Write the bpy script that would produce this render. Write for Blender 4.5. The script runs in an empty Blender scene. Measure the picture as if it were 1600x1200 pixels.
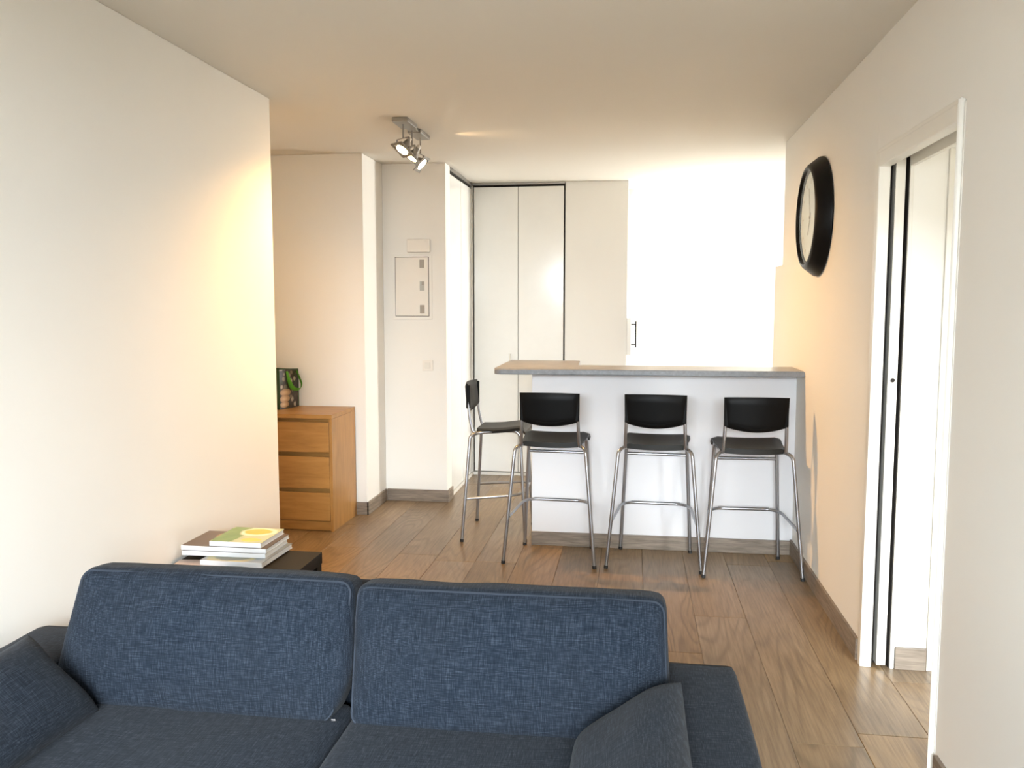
import bpy, bmesh, math, random
from mathutils import Vector, Matrix, Quaternion, noise

random.seed(7)
scene = bpy.context.scene
COL = scene.collection
R = math.radians

# ------------------------------------------------------------------ camera
cam_d = bpy.data.cameras.new('camera')
cam_d.sensor_width = 36.0
cam_d.lens = 1320.0 / 1600.0 * 36.0
cam_d.clip_start = 0.05
cam = bpy.data.objects.new('camera', cam_d)
COL.objects.link(cam)
cam.location = (0, 0, 1.51)
cam.rotation_euler = (R(90 - 5.2805), 0, R(8.1566))
scene.camera = cam

# ------------------------------------------------------------------ world, daylight, exposure
world = bpy.data.worlds.new('sky')
scene.world = world
world.use_nodes = True
world.node_tree.nodes['Background'].inputs[0].default_value = (0.75, 0.87, 1.0, 1)
world.node_tree.nodes['Background'].inputs[1].default_value = 0.5

def area(name, loc, rot, sx, sy, power, col):
    d = bpy.data.lights.new(name, 'AREA')
    d.shape = 'RECTANGLE'; d.size = sx; d.size_y = sy
    d.energy = power; d.color = col
    o = bpy.data.objects.new(name, d); COL.objects.link(o)
    o.location = loc; o.rotation_euler = rot
    return o
# daylight through the window behind the camera; kitchen and next-room lights are added, unseen
area('daylight_living_window', (1.3, -5.5, 4.0), (R(78), 0, R(8)), 7.0, 4.2, 5600, (0.87, 0.945, 1.0))
area('added_kitchen_light', (2.35, 7.64, 1.60), (R(90), 0, R(55)), 0.5, 1.3, 170, (1.0, 0.98, 0.93))
area('added_bedroom_light', (1.75, 0.72, 1.15), (R(90), 0, 0), 1.0, 1.6, 24, (1.0, 0.92, 0.76))

vs = scene.view_settings
vs.view_transform = 'Standard'
vs.look = 'None'
vs.gamma = 1.0
vs.use_curve_mapping = False
vs.exposure = 0.54

# ------------------------------------------------------------------ materials
MATS = {}
class NT:
    def __init__(s, name):
        s.m = bpy.data.materials.new(name); s.m.use_nodes = True
        s.t = s.m.node_tree; s.b = s.t.nodes['Principled BSDF']; MATS[name] = s.m
    def n(s, typ, **kw):
        x = s.t.nodes.new(typ)
        for k, v in kw.items(): setattr(x, k, v)
        return x
    def l(s, a, b): s.t.links.new(a, b)
    def inp(s, **kw):
        for k, v in kw.items(): s.b.inputs[k.replace('_', ' ')].default_value = v
    def mapping(s, scale, src='Object', offset=None):
        tc = s.n('ShaderNodeTexCoord'); mp = s.n('ShaderNodeMapping')
        mp.inputs['Scale'].default_value = scale
        if offset is None: s.l(tc.outputs[src], mp.inputs[0])
        else:
            ad = s.n('ShaderNodeVectorMath', operation='ADD')
            s.l(tc.outputs[src], ad.inputs[0]); s.l(offset, ad.inputs[1]); s.l(ad.outputs[0], mp.inputs[0])
        return mp.outputs[0]
    def noise(s, vec, scale=1.0, detail=2.0, rough=0.5, dist=0.0):
        x = s.n('ShaderNodeTexNoise')
        x.inputs['Scale'].default_value = scale; x.inputs['Detail'].default_value = detail
        x.inputs['Roughness'].default_value = rough; x.inputs['Distortion'].default_value = dist
        s.l(vec, x.inputs['Vector']); return x.outputs['Fac']
    def ramp(s, fac, stops):
        x = s.n('ShaderNodeValToRGB'); e = x.color_ramp.elements
        while len(e) < len(stops): e.new(0.5)
        for i, (p, c) in enumerate(stops):
            e[i].position = p; e[i].color = (*c, 1)
        s.l(fac, x.inputs[0]); return x.outputs[0]
    def math(s, op, a, b):
        x = s.n('ShaderNodeMath', operation=op)
        for i, v in enumerate((a, b)):
            if isinstance(v, (int, float)): x.inputs[i].default_value = v
            else: s.l(v, x.inputs[i])
        return x.outputs[0]
    def mix(s, fac, a, b, blend='MIX'):
        x = s.n('ShaderNodeMix', data_type='RGBA', blend_type=blend)
        for i, v in ((0, fac), (6, a), (7, b)):
            if isinstance(v, (int, float)): x.inputs[i].default_value = v
            elif isinstance(v, tuple): x.inputs[i].default_value = (*v, 1)
            else: s.l(v, x.inputs[i])
        return x.outputs[2]
    def bump(s, h, strength=0.2, dist=0.002):
        x = s.n('ShaderNodeBump'); x.inputs['Strength'].default_value = strength
        x.inputs['Distance'].default_value = dist
        s.l(h, x.inputs['Height']); s.l(x.outputs[0], s.b.inputs['Normal'])

def simple(name, col, rough=0.5, metal=0.0, spec=0.5, grain=None, gs=0.03):
    t = NT(name); t.inp(Roughness=rough, Metallic=metal)
    t.b.inputs['Specular IOR Level'].default_value = spec
    f = t.noise(t.mapping((1, 1, 1)), grain or 9.0, 3)
    c1 = tuple(c * (1 - gs) for c in col); c2 = tuple(min(1, c * (1 + gs)) for c in col)
    t.l(t.ramp(f, [(0.3, c1), (0.7, c2)]), t.b.inputs['Base Color'])
    return t.m

def plaster(name, col, strength=0.12, scale=160):
    t = NT(name); t.inp(Roughness=0.75); t.b.inputs['Specular IOR Level'].default_value = 0.25
    v = t.mapping((1, 1, 1))
    f = t.noise(v, 1.6, 3)
    t.l(t.ramp(f, [(0.3, tuple(c * 0.985 for c in col)), (0.7, col)]), t.b.inputs['Base Color'])
    t.bump(t.noise(v, scale, 3), strength, 0.001)
    return t.m

plaster('wall_paint', (0.86, 0.85, 0.81))
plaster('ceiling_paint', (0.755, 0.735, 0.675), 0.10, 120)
plaster('bar_paint', (0.79, 0.79, 0.81), 0.08)
simple('white_lacquer', (0.86, 0.86, 0.83), 0.14, gs=0.01)
simple('white_trim', (0.78, 0.76, 0.70), 0.35, gs=0.015)
simple('white_plastic', (0.82, 0.79, 0.73), 0.38, gs=0.01)
simple('grey_plastic', (0.36, 0.33, 0.29), 0.45)
simple('dark_gap', (0.018, 0.013, 0.010), 0.8)
simple('steel', (0.55, 0.55, 0.56), 0.30, 1.0)
simple('brushed_metal', (0.36, 0.35, 0.33), 0.38, 1.0)
simple('tube_metal', (0.36, 0.37, 0.39), 0.30, 0.92)
simple('black_plastic', (0.004, 0.004, 0.004), 0.42, spec=0.10)
simple('seat_plastic', (0.013, 0.0128, 0.011), 0.45, spec=0.30)
simple('black_rubber', (0.02, 0.02, 0.02), 0.7)
simple('clock_black', (0.005, 0.005, 0.005), 0.4, spec=0.15)
simple('clock_paper', (0.60, 0.69, 0.70), 0.6, gs=0.02)
simple('clock_mark', (0.46, 0.47, 0.44), 0.6)
simple('table_black', (0.009, 0.008, 0.007), 0.5, spec=0.18)
simple('paper', (0.84, 0.83, 0.80), 0.7)
simple('spine_white', (0.80, 0.82, 0.85), 0.35)
simple('bag_green', (0.012, 0.055, 0.010), 0.5, gs=0.2)
simple('strap_green', (0.10, 0.36, 0.03), 0.55, gs=0.1)
simple('plinth_shadow', (0.10, 0.045, 0.012), 0.6)

def glass():
    t = NT('window_glass'); n = t.t.nodes; n.remove(t.b)
    out = [x for x in n if x.type == 'OUTPUT_MATERIAL'][0]
    tr = t.n('ShaderNodeBsdfTransparent'); gl = t.n('ShaderNodeBsdfGlossy'); gl.inputs['Roughness'].default_value = 0.02
    mx = t.n('ShaderNodeMixShader'); mx.inputs[0].default_value = 0.06
    t.l(tr.outputs[0], mx.inputs[1]); t.l(gl.outputs[0], mx.inputs[2]); t.l(mx.outputs[0], out.inputs[0])
glass()

def emit(name, col, strength):
    t = NT(name); t.inp(Roughness=0.3); t.b.inputs['Base Color'].default_value = (*col, 1)
    t.b.inputs['Emission Color'].default_value = (*col, 1); t.b.inputs['Emission Strength'].default_value = strength
emit('bulb_glow', (1.0, 0.80, 0.48), 42)

def fabric():
    t = NT('sofa_fabric'); t.inp(Roughness=0.92); t.b.inputs['Specular IOR Level'].default_value = 0.05
    t.b.inputs['Sheen Weight'].default_value = 0.05
    a = t.noise(t.mapping((26, 520, 520)), 1.0, 3, 0.6)
    b = t.noise(t.mapping((520, 34, 34)), 1.0, 3, 0.6)
    c = t.noise(t.mapping((1, 1, 1)), 5.0, 2)
    s = t.math('ADD', t.math('MULTIPLY', a, 0.5), t.math('MULTIPLY', b, 0.5))
    col = t.ramp(s, [(0.34, (0.0042, 0.0068, 0.0115)), (0.50, (0.0120, 0.0180, 0.0285)), (0.68, (0.045, 0.058, 0.080))])
    col = t.mix(t.math('MULTIPLY', c, 0.30), col, (0.024, 0.026, 0.029))
    t.l(col, t.b.inputs['Base Color'])
    t.bump(s, 0.35, 0.002)
fabric()
simple('piping_fabric', (0.034, 0.042, 0.056), 0.95, spec=0.05)

def wood_floor(name, cols, xs, ys, rings=True, rough=0.34, spec=0.45):
    t = NT(name); t.inp(Roughness=rough); t.b.inputs['Specular IOR Level'].default_value = spec
    oi = t.n('ShaderNodeObjectInfo')
    cv = t.n('ShaderNodeCombineXYZ')
    t.l(t.math('MULTIPLY', oi.outputs['Random'], 17.3), cv.inputs[0])
    t.l(t.math('MULTIPLY', oi.outputs['Random'], 53.1), cv.inputs[1])
    t.l(t.math('MULTIPLY', oi.outputs['Random'], 9.7), cv.inputs[2])
    off = cv.outputs[0]
    fine = t.noise(t.mapping((xs * 10, ys * 3, xs * 10), offset=off), 1.0, 4, 0.6)
    blot = t.noise(t.mapping((3.0, 1.3, 3.0), offset=off), 1.0, 3, 0.55, 0.4)
    # cathedral figure: contour lines of a stretched noise field
    field = t.noise(t.mapping((xs * 0.40, ys * 0.42, xs * 0.40), offset=off), 1.0, 1.5, 0.45, 0.25)
    ring = t.math('SINE', t.math('MULTIPLY', field, 120.0), 0.0)
    ring = t.math('ADD', t.math('MULTIPLY', ring, 0.5), 0.5)
    g = t.math('ADD', t.math('MULTIPLY', fine, 0.55), t.math('MULTIPLY', blot, 0.45))
    base = t.ramp(g, [(0.34, cols[0]), (0.5, cols[1]), (0.68, cols[2])])
    mask = t.math('MULTIPLY', t.ramp(blot, [(0.40, (0, 0, 0)), (0.62, (1, 1, 1))]), 0.42)
    dark = tuple(c * 0.50 for c in cols[0])
    ringc = t.math('MULTIPLY', t.math('POWER', ring, 3.0), mask)
    col = t.mix(ringc, base, dark)
    # each board its own tone
    hv = t.n('ShaderNodeHueSaturation')
    hv.inputs['Hue'].default_value = 0.5
    t.l(t.math('ADD', t.math('MULTIPLY', oi.outputs['Random'], 0.24), 0.88), hv.inputs['Value'])
    sr = t.math('FRACT', t.math('MULTIPLY', oi.outputs['Random'], 7.77), 0.0)
    t.l(t.math('ADD', t.math('MULTIPLY', sr, 0.30), 0.78), hv.inputs['Saturation'])
    t.l(col, hv.inputs['Color']); t.l(hv.outputs[0], t.b.inputs['Base Color'])
    t.bump(fine, 0.12, 0.001)
wood_floor('floor_oak', ((0.142, 0.085, 0.036), (0.236, 0.149, 0.068), (0.322, 0.213, 0.106)), 10, 1.6)
simple('subfloor_dark', (0.05, 0.035, 0.022), 0.9)

def board(name, cols, scale, rough=0.5):
    t = NT(name); t.inp(Roughness=rough)
    f = t.noise(t.mapping(scale), 1.0, 4, 0.6, 0.6)
    t.l(t.ramp(f, [(0.3, cols[0]), (0.5, cols[1]), (0.72, cols[2])]), t.b.inputs['Base Color'])
    t.bump(f, 0.08, 0.001)
board('skirting_oak', ((0.14, 0.110, 0.084), (0.22, 0.178, 0.138), (0.30, 0.245, 0.195)), (6, 6, 70))
board('chest_veneer', ((0.30, 0.145, 0.036), (0.37, 0.185, 0.048), (0.43, 0.222, 0.062)), (3, 30, 22), 0.38)
board('chest_side_veneer', ((0.30, 0.145, 0.036), (0.37, 0.185, 0.048), (0.43, 0.222, 0.062)), (22, 22, 3), 0.38)

def laminate():
    t = NT('worktop_laminate'); t.inp(Roughness=0.34)
    f = t.noise(t.mapping((1, 1, 1)), 14, 4, 0.6)
    t.l(t.ramp(f, [(0.3, (0.155, 0.145, 0.135)), (0.7, (0.235, 0.222, 0.205))]), t.b.inputs['Base Color'])
    t = NT('worktop_edge'); t.inp(Roughness=0.36)
    f = t.noise(t.mapping((1, 1, 1)), 40, 4, 0.7)
    t.l(t.ramp(f, [(0.3, (0.16, 0.17, 0.185)), (0.6, (0.21, 0.225, 0.245)), (0.8, (0.30, 0.31, 0.33))]), t.b.inputs['Base Color'])
laminate()

def cover(name, bg, blobs, rough=0.3):
    """printed book cover: soft coloured ovals on a plain ground, in the book's own coordinates"""
    t = NT(name); t.inp(Roughness=rough)
    tc = t.n('ShaderNodeTexCoord')
    nz = t.n('ShaderNodeTexNoise'); nz.inputs['Scale'].default_value = 18; t.l(tc.outputs['Object'], nz.inputs['Vector'])
    col = t.mix(nz.outputs['Fac'], tuple(c * 0.75 for c in bg), bg)
    for (x, y, rx, ry, c, c2) in blobs:
        mp = t.n('ShaderNodeMapping'); mp.vector_type = 'POINT'
        mp.inputs['Location'].default_value = (-x / rx, -y / ry, 0); mp.inputs['Scale'].default_value = (1 / rx, 1 / ry, 0)
        t.l(tc.outputs['Object'], mp.inputs[0])
        ln = t.n('ShaderNodeVectorMath', operation='LENGTH'); t.l(mp.outputs[0], ln.inputs[0])
        d = t.math('ADD', ln.outputs['Value'], t.math('MULTIPLY', t.math('SUBTRACT', nz.outputs['Fac'], 0.5), 0.5))
        k = t.ramp(d, [(0.86, (1, 1, 1)), (1.0, (0, 0, 0))])
        cc = t.mix(nz.outputs['Fac'], c, c2)
        col = t.mix(k, col, cc)
    t.l(col, t.b.inputs['Base Color'])
cover('cover_lemon', (0.62, 0.66, 0.40), [(-0.07, 0.0, 0.06, 0.16, (0.10, 0.22, 0.05), (0.30, 0.42, 0.16)), (0.03, 0.05, 0.085, 0.07, (0.80, 0.78, 0.55), (0.9, 0.88, 0.7)),
                                            (0.02, 0.055, 0.065, 0.045, (0.72, 0.58, 0.04), (0.45, 0.48, 0.06)), (0.05, -0.07, 0.05, 0.03, (0.86, 0.68, 0.10), (0.7, 0.6, 0.1))])
cover('cover_brown', (0.13, 0.085, 0.060), [(-0.06, 0.05, 0.06, 0.06, (0.52, 0.30, 0.14), (0.30, 0.14, 0.06)), (0.03, 0.07, 0.06, 0.05, (0.60, 0.36, 0.18), (0.45, 0.22, 0.10))])
cover('cover_grey', (0.30, 0.34, 0.38), [(-0.02, -0.10, 0.11, 0.075, (0.36, 0.33, 0.14), (0.52, 0.46, 0.22)), (-0.02, -0.085, 0.085, 0.05, (0.13, 0.13, 0.08), (0.2, 0.2, 0.13))])
cover('cover_pink', (0.62, 0.50, 0.45), [(0.05, 0.0, 0.05, 0.1, (0.75, 0.66, 0.60), (0.6, 0.46, 0.42))])
cover('cover_cream', (0.72, 0.66, 0.42), [(0.0, 0.0, 0.06, 0.05, (0.30, 0.42, 0.12), (0.6, 0.5, 0.15))])

def bagprint():
    t = NT('bag_print'); t.inp(Roughness=0.4)
    tc = t.n('ShaderNodeTexCoord')
    v = t.n('ShaderNodeTexVoronoi'); v.inputs['Scale'].default_value = 26; t.l(tc.outputs['Object'], v.inputs['Vector'])
    sp = t.n('ShaderNodeSeparateColor'); t.l(v.outputs['Color'], sp.inputs[0])
    c = t.ramp(sp.outputs[0], [(0.0, (0.030, 0.016, 0.010)), (0.35, (0.02, 0.035, 0.012)), (0.6, (0.22, 0.17, 0.11)), (0.75, (0.10, 0.075, 0.05)), (0.9, (0.42, 0.36, 0.28))])
    c = t.mix(t.ramp(v.outputs['Distance'], [(0.30, (0, 0, 0)), (0.55, (1, 1, 1))]), c, (0.022, 0.014, 0.010))
    for (y, z, ry, r) in ((0.066, 0.116, 0.060, 0.026), (0.058, 0.072, 0.056, 0.026), (0.052, 0.032, 0.050, 0.022)):   # printed potatoes
        mp = t.n('ShaderNodeMapping'); mp.inputs['Location'].default_value = (0, -y / ry, -z / r); mp.inputs['Scale'].default_value = (0, 1 / ry, 1 / r)
        t.l(tc.outputs['Object'], mp.inputs[0])
        ln = t.n('ShaderNodeVectorMath', operation='LENGTH'); t.l(mp.outputs[0], ln.inputs[0])
        k = t.ramp(ln.outputs['Value'], [(0.92, (1, 1, 1)), (1.0, (0, 0, 0))])
        pc = t.ramp(ln.outputs['Value'], [(0.2, (0.52, 0.35, 0.19)), (0.95, (0.30, 0.18, 0.085))])
        c = t.mix(k, c, pc)
    t.l(c, t.b.inputs['Base Color'])
bagprint()

# ------------------------------------------------------------------ mesh helpers
def mesh_obj(name, bm, mat, parent=None, loc=(0, 0, 0), rot=(0, 0, 0), smooth=False, mats=None):
    bmesh.ops.recalc_face_normals(bm, faces=bm.faces[:])
    me = bpy.data.meshes.new(name); bm.to_mesh(me); bm.free()
    if smooth:
        for p in me.polygons: p.use_smooth = True
    for m in (mats or [mat]): me.materials.append(MATS[m])
    o = bpy.data.objects.new(name, me); COL.objects.link(o)
    o.location = loc; o.rotation_euler = rot
    if parent is not None: o.parent = parent
    if smooth == 'angle':
        try:
            with bpy.context.temp_override(object=o, active_object=o, selected_objects=[o], selected_editable_objects=[o]):
                bpy.ops.object.shade_smooth_by_angle(angle=R(40))
        except Exception:
            for p in me.polygons: p.use_smooth = False
    return o

def empty(name, loc=(0, 0, 0), rotz=0.0):
    o = bpy.data.objects.new(name, None); COL.objects.link(o)
    o.empty_display_size = 0.05
    o.location = loc; o.rotation_euler = (0, 0, rotz); return o

def tag(o, label=None, cat=None, group=None, kind=None):
    if label: o['label'] = label
    if cat: o['category'] = cat
    if group: o['group'] = group
    if kind: o['kind'] = kind
    return o

def add_box(bm, x0, x1, y0, y1, z0, z1, bev=0.0, seg=2):
    r = bmesh.ops.create_cube(bm, size=1.0)
    vs_ = r['verts']
    for v in vs_:
        v.co = Vector(((x0 + x1) / 2 + v.co.x * (x1 - x0), (y0 + y1) / 2 + v.co.y * (y1 - y0), (z0 + z1) / 2 + v.co.z * (z1 - z0)))
    if bev > 0:
        es = list({e for v in vs_ for e in v.link_edges})
        bmesh.ops.bevel(bm, geom=es, offset=bev, segments=seg, affect='EDGES', profile=0.5, clamp_overlap=True)

def box(name, x0, x1, y0, y1, z0, z1, mat, parent=None, bev=0.0, seg=2, loc=(0, 0, 0), rot=(0, 0, 0), smooth=False):
    bm = bmesh.new(); add_box(bm, x0, x1, y0, y1, z0, z1, bev, seg)
    return mesh_obj(name, bm, mat, parent, loc, rot, smooth)

def boxes(name, lst, mat, parent=None, bev=0.0, loc=(0, 0, 0), rot=(0, 0, 0)):
    bm = bmesh.new()
    for b in lst: add_box(bm, *b, bev)
    return mesh_obj(name, bm, mat, parent, loc, rot)

def centred(name, x0, x1, y0, y1, z0, z1, mat, bev=0.0, seg=2):
    """a one-mesh thing with its origin at the middle of its base"""
    cx, cy = (x0 + x1) / 2, (y0 + y1) / 2
    return box(name, x0 - cx, x1 - cx, y0 - cy, y1 - cy, 0, z1 - z0, mat, None, bev, seg, (cx, cy, z0))

def fillet(pts, rad, n=7):
    pts = [Vector(p) for p in pts]; out = [pts[0]]
    for i in range(1, len(pts) - 1):
        a, b, c = pts[i - 1], pts[i], pts[i + 1]
        r = rad[i] if isinstance(rad, (list, tuple)) else rad
        u, v = (a - b), (c - b)
        d = min(r, u.length * 0.49, v.length * 0.49)
        p, q = b + u.normalized() * d, b + v.normalized() * d
        for k in range(n + 1):
            t = k / n
            out.append(p * (1 - t) ** 2 + b * 2 * t * (1 - t) + q * t * t)
    out.append(pts[-1]); return out

def add_tube(bm, pts, r, seg=12, closed=False, flat=None):
    pts = [Vector(p) for p in pts]; N = len(pts); rings = []
    t0 = (pts[1] - pts[0]).normalized()
    up = Vector((0, 0, 1)) if abs(t0.z) < 0.9 else Vector((1, 0, 0))
    nrm = t0.cross(up).normalized()
    prev = t0
    for i in range(N):
        if closed: t = (pts[(i + 1) % N] - pts[i - 1]).normalized()
        elif i == 0: t = t0
        elif i == N - 1: t = (pts[-1] - pts[-2]).normalized()
        else: t = (pts[i + 1] - pts[i - 1]).normalized()
        nrm = (prev.rotation_difference(t) @ nrm); nrm = (nrm - t * nrm.dot(t)).normalized()
        bn = t.cross(nrm); prev = t
        rr = r[i] if isinstance(r, (list, tuple)) else r
        ra, rb = (rr, rr) if flat is None else flat
        rings.append([bm.verts.new(pts[i] + nrm * ra * math.cos(2 * math.pi * k / seg) + bn * rb * math.sin(2 * math.pi * k / seg)) for k in range(seg)])
    for i in range(N if closed else N - 1):
        a, b = rings[i], rings[(i + 1) % N]
        for k in range(seg):
            bm.faces.new((a[k], a[(k + 1) % seg], b[(k + 1) % seg], b[k]))
    if not closed:
        bm.faces.new(rings[0][::-1]); bm.faces.new(rings[-1])

def tube(name, pts, r, mat, parent=None, seg=12, closed=False, flat=None, loc=(0, 0, 0), rot=(0, 0, 0)):
    bm = bmesh.new(); add_tube(bm, pts, r, seg, closed, flat)
    return mesh_obj(name, bm, mat, parent, loc, rot, smooth='angle')

def add_lathe(bm, prof, seg=48, axis='Z', M=None):
    """prof: list of (radius, height)"""
    rings = []
    for (r, h) in prof:
        if r < 1e-6:
            rings.append([bm.verts.new((0, 0, h))])
        else:
            rings.append([bm.verts.new((r * math.cos(2 * math.pi * k / seg), r * math.sin(2 * math.pi * k / seg), h)) for k in range(seg)])
    for a, b in zip(rings, rings[1:]):
        for k in range(seg):
            if len(a) == 1 and len(b) == 1: continue
            if len(a) == 1: bm.faces.new((a[0], b[k], b[(k + 1) % seg]))
            elif len(b) == 1: bm.faces.new((a[k], a[(k + 1) % seg], b[0]))
            else: bm.faces.new((a[k], a[(k + 1) % seg], b[(k + 1) % seg], b[k]))
    if M is not None:
        for rg in rings:
            for v in rg: v.co = M @ v.co

def lathe(name, prof, mat, parent=None, seg=48, M=None, loc=(0, 0, 0), rot=(0, 0, 0)):
    bm = bmesh.new(); add_lathe(bm, prof, seg, M=M)
    return mesh_obj(name, bm, mat, parent, loc, rot, smooth='angle')

def add_prism(bm, pts, z0, z1, bev=0.0):
    lo = [bm.verts.new((x, y, z0)) for x, y in pts]; hi = [bm.verts.new((x, y, z1)) for x, y in pts]
    n = len(pts)
    f = [bm.faces.new(lo[::-1]), bm.faces.new(hi)]
    for i in range(n): f.append(bm.faces.new((lo[i], lo[(i + 1) % n], hi[(i + 1) % n], hi[i])))
    return f

def cushion_bm(w, d, h, r, bulge=(0, 0, 0), wr=0.006, n=14, seed=0.0, sag=0.0, taper=0.0):
    """box cushion, rounded edges and crowned faces; centred on x, y; base at z=0"""
    bm = bmesh.new()
    bmesh.ops.create_cube(bm, size=2.0)
    bmesh.ops.subdivide_edges(bm, edges=bm.edges[:], cuts=n, use_grid_fill=True)
    H = Vector((w / 2, d / 2, h / 2)); I = Vector((H.x - r, H.y - r, H.z - r))
    for v in bm.verts:
        p = v.co.copy()
        # denser samples at the rims
        s = Vector([math.copysign(1 - (1 - abs(c)) ** 1.35, c) if abs(c) < 1 else c for c in p])
        q = Vector((s.x * H.x, s.y * H.y, s.z * H.z))
        c = Vector((max(-I.x, min(I.x, q.x)), max(-I.y, min(I.y, q.y)), max(-I.z, min(I.z, q.z))))
        dlt = q - c
        if dlt.length > 1e-9:
            q = c + dlt.normalized() * min(r, max(abs(dlt.x), abs(dlt.y), abs(dlt.z)))
        u, vv, ww = q.x / H.x, q.y / H.y, q.z / H.z
        q.x += math.copysign(1, u) * abs(u) * bulge[0] * max(0, 1 - vv * vv) * max(0, 1 - ww * ww)
        q.y += vv * bulge[1] * max(0, 1 - u ** 4) * max(0, 1 - ww ** 2)
        q.z += ww * bulge[2] * max(0, 1 - u ** 4) * max(0, 1 - vv ** 2)
        if sag and ww > 0: q.z -= sag * (1 - u * u) * ww
        nz = noise.noise(Vector((q.x * 4.1 + seed, q.y * 4.1, q.z * 4.1 + seed * 2))) + 0.5 * noise.noise(Vector((q.x * 11 + seed, q.y * 11, q.z * 11)))
        nd = Vector((u, vv, ww)).normalized() if (abs(u) + abs(vv) + abs(ww)) > 0 else Vector((0, 0, 0))
        q += nd * nz * wr
        if taper: q.x *= 1 - taper * (q.z / h + 0.5)
        q.z += h / 2
        v.co = q
    return bm

def pillow_bm(w, h, t, n=26, seed=0.0):
    """scatter cushion lying in local XY with pinched corners; thickness along Z"""
    bm = bmesh.new()
    g = [[None] * (n + 1) for _ in range(n + 1)]; g2 = [[None] * (n + 1) for _ in range(n + 1)]
    for i in range(n + 1):
        for j in range(n + 1):
            u = -math.cos(math.pi * i / n); v = -math.cos(math.pi * j / n)
            x = w / 2 * u * (1 - 0.07 * (1 - v * v) * abs(u) ** 3); y = h / 2 * v * (1 - 0.07 * (1 - u * u) * abs(v) ** 3)
            z = t / 2 * (max(0, 1 - u ** 4) * max(0, 1 - v ** 4)) ** 0.55
            nz = noise.noise(Vector((x * 7 + seed, y * 7, seed))) * 0.008
            edge = (i in (0, n)) or (j in (0, n))
            g[i][j] = bm.verts.new((x, y, z + (0 if edge else nz)))
            g2[i][j] = g[i][j] if edge else bm.verts.new((x, y, -z + nz))
    for i in range(n):
        for j in range(n):
            bm.faces.new((g[i][j], g[i + 1][j], g[i + 1][j + 1], g[i][j + 1]))
            q = (g2[i][j], g2[i][j + 1], g2[i + 1][j + 1], g2[i + 1][j])
            if len(set(q)) == 4 and not all(a in (g[i][j], g[i + 1][j], g[i + 1][j + 1], g[i][j + 1]) for a in q):
                bm.faces.new(q)
    return bm

def copy_tree(o, parent=None):
    c = o.copy(); COL.objects.link(c); c.parent = parent
    for ch in list(o.children): copy_tree(ch, c)
    return c

# ================================================================== STRUCTURE
CEIL = 2.575
RX = 0.972           # right wall plane
LX = -1.873          # left wall plane
S = 'structure'

# floor with boards
floor = tag(box('floor', -3.5, 2.35, -1.9, 8.1, -0.06, -0.006, 'subfloor_dark'), kind=S)
PW, PL = 0.245, 2.05
def plank_mesh(L):
    bm = bmesh.new(); w = PW / 2 - 0.0006; l = L / 2 - 0.0006; b = 0.0022
    lo = [bm.verts.new((x, y, -0.006)) for x, y in ((-w, -l), (w, -l), (w, l), (-w, l))]
    md = [bm.verts.new((x, y, -0.0014)) for x, y in ((-w, -l), (w, -l), (w, l), (-w, l))]
    hi = [bm.verts.new((x, y, 0.0)) for x, y in ((-w + b, -l + b), (w - b, -l + b), (w - b, l - b), (-w + b, l - b))]
    bm.faces.new(hi)
    for a, c in ((lo, md), (md, hi)):
        for i in range(4): bm.faces.new((a[i], a[(i + 1) % 4], c[(i + 1) % 4], c[i]))
    bmesh.ops.recalc_face_normals(bm, faces=bm.faces[:])
    me = bpy.data.meshes.new('plank'); bm.to_mesh(me); bm.free(); me.materials.append(MATS['floor_oak']); return me
pm = plank_mesh(PL)
k = -15
while 0.315 + PW * k < 2.3:
    x0 = 0.315 + PW * (k - 1)
    row = k - 1
    idx = round((x0 - 0.315) / PW)
    off = {-6: 4.803, 1: 2.918}.get(idx, (idx * 0.53 * PL) % PL + 0.21 * ((idx * 7) % 5))
    y = off - PL * 10
    while y < 8.1:
        yc = y + PL / 2
        if y + PL > -1.5 and yc > -1.5:
            inside = (LX - 0.13 < x0 + PW and x0 < RX + 0.14) or (x0 > RX - 0.3 and (1.0 < yc < 4.3 or yc > 5.4)) or (x0 < LX and 3.1 < yc < 7.0)
            if inside and y + PL < 8.1 + PL and not (x0 + PW < -2.05 and not (3.1 < yc < 7.0)):
                o = bpy.data.objects.new('plank', pm); COL.objects.link(o)
                o.location = (x0 + PW / 2, yc, 0); o.parent = floor
        y += PL
    k += 1

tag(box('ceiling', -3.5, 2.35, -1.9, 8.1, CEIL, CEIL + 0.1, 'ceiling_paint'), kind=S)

def wall(name, *b, mat='wall_paint', bev=0.0):
    return tag(box(name, *b, mat, bev=bev), kind=S)
wall('wall_left', LX - 0.12, LX, -1.7, 4.25, 0, CEIL, bev=0.004)
wall('wall_alcove_front', -3.4, LX - 0.12, 4.13, 4.25, 0, CEIL)
wall('wall_alcove_left', -3.5, -3.4, 4.13, 6.0, 0, CEIL)
wall('wall_alcove_back', -3.4, -1.895, 5.822, 6.45, 0, CEIL, bev=0.004)
wall('wall_column', -1.895, -1.405, 6.292, 6.45, 0, CEIL, bev=0.004)
wall('wall_cupboard_left', -2.0, -1.9, 6.45, 8.05, 0, CEIL)
wall('wall_cupboard_back', -1.9, -0.64, 7.95, 8.05, 0, CEIL)
wall('wall_pier', -0.592, -0.055, 7.376, 7.42, 0, CEIL, bev=0.003)
wall('wall_kitchen_back', -0.64, 2.25, 7.95, 8.05, 0, CEIL)
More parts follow.
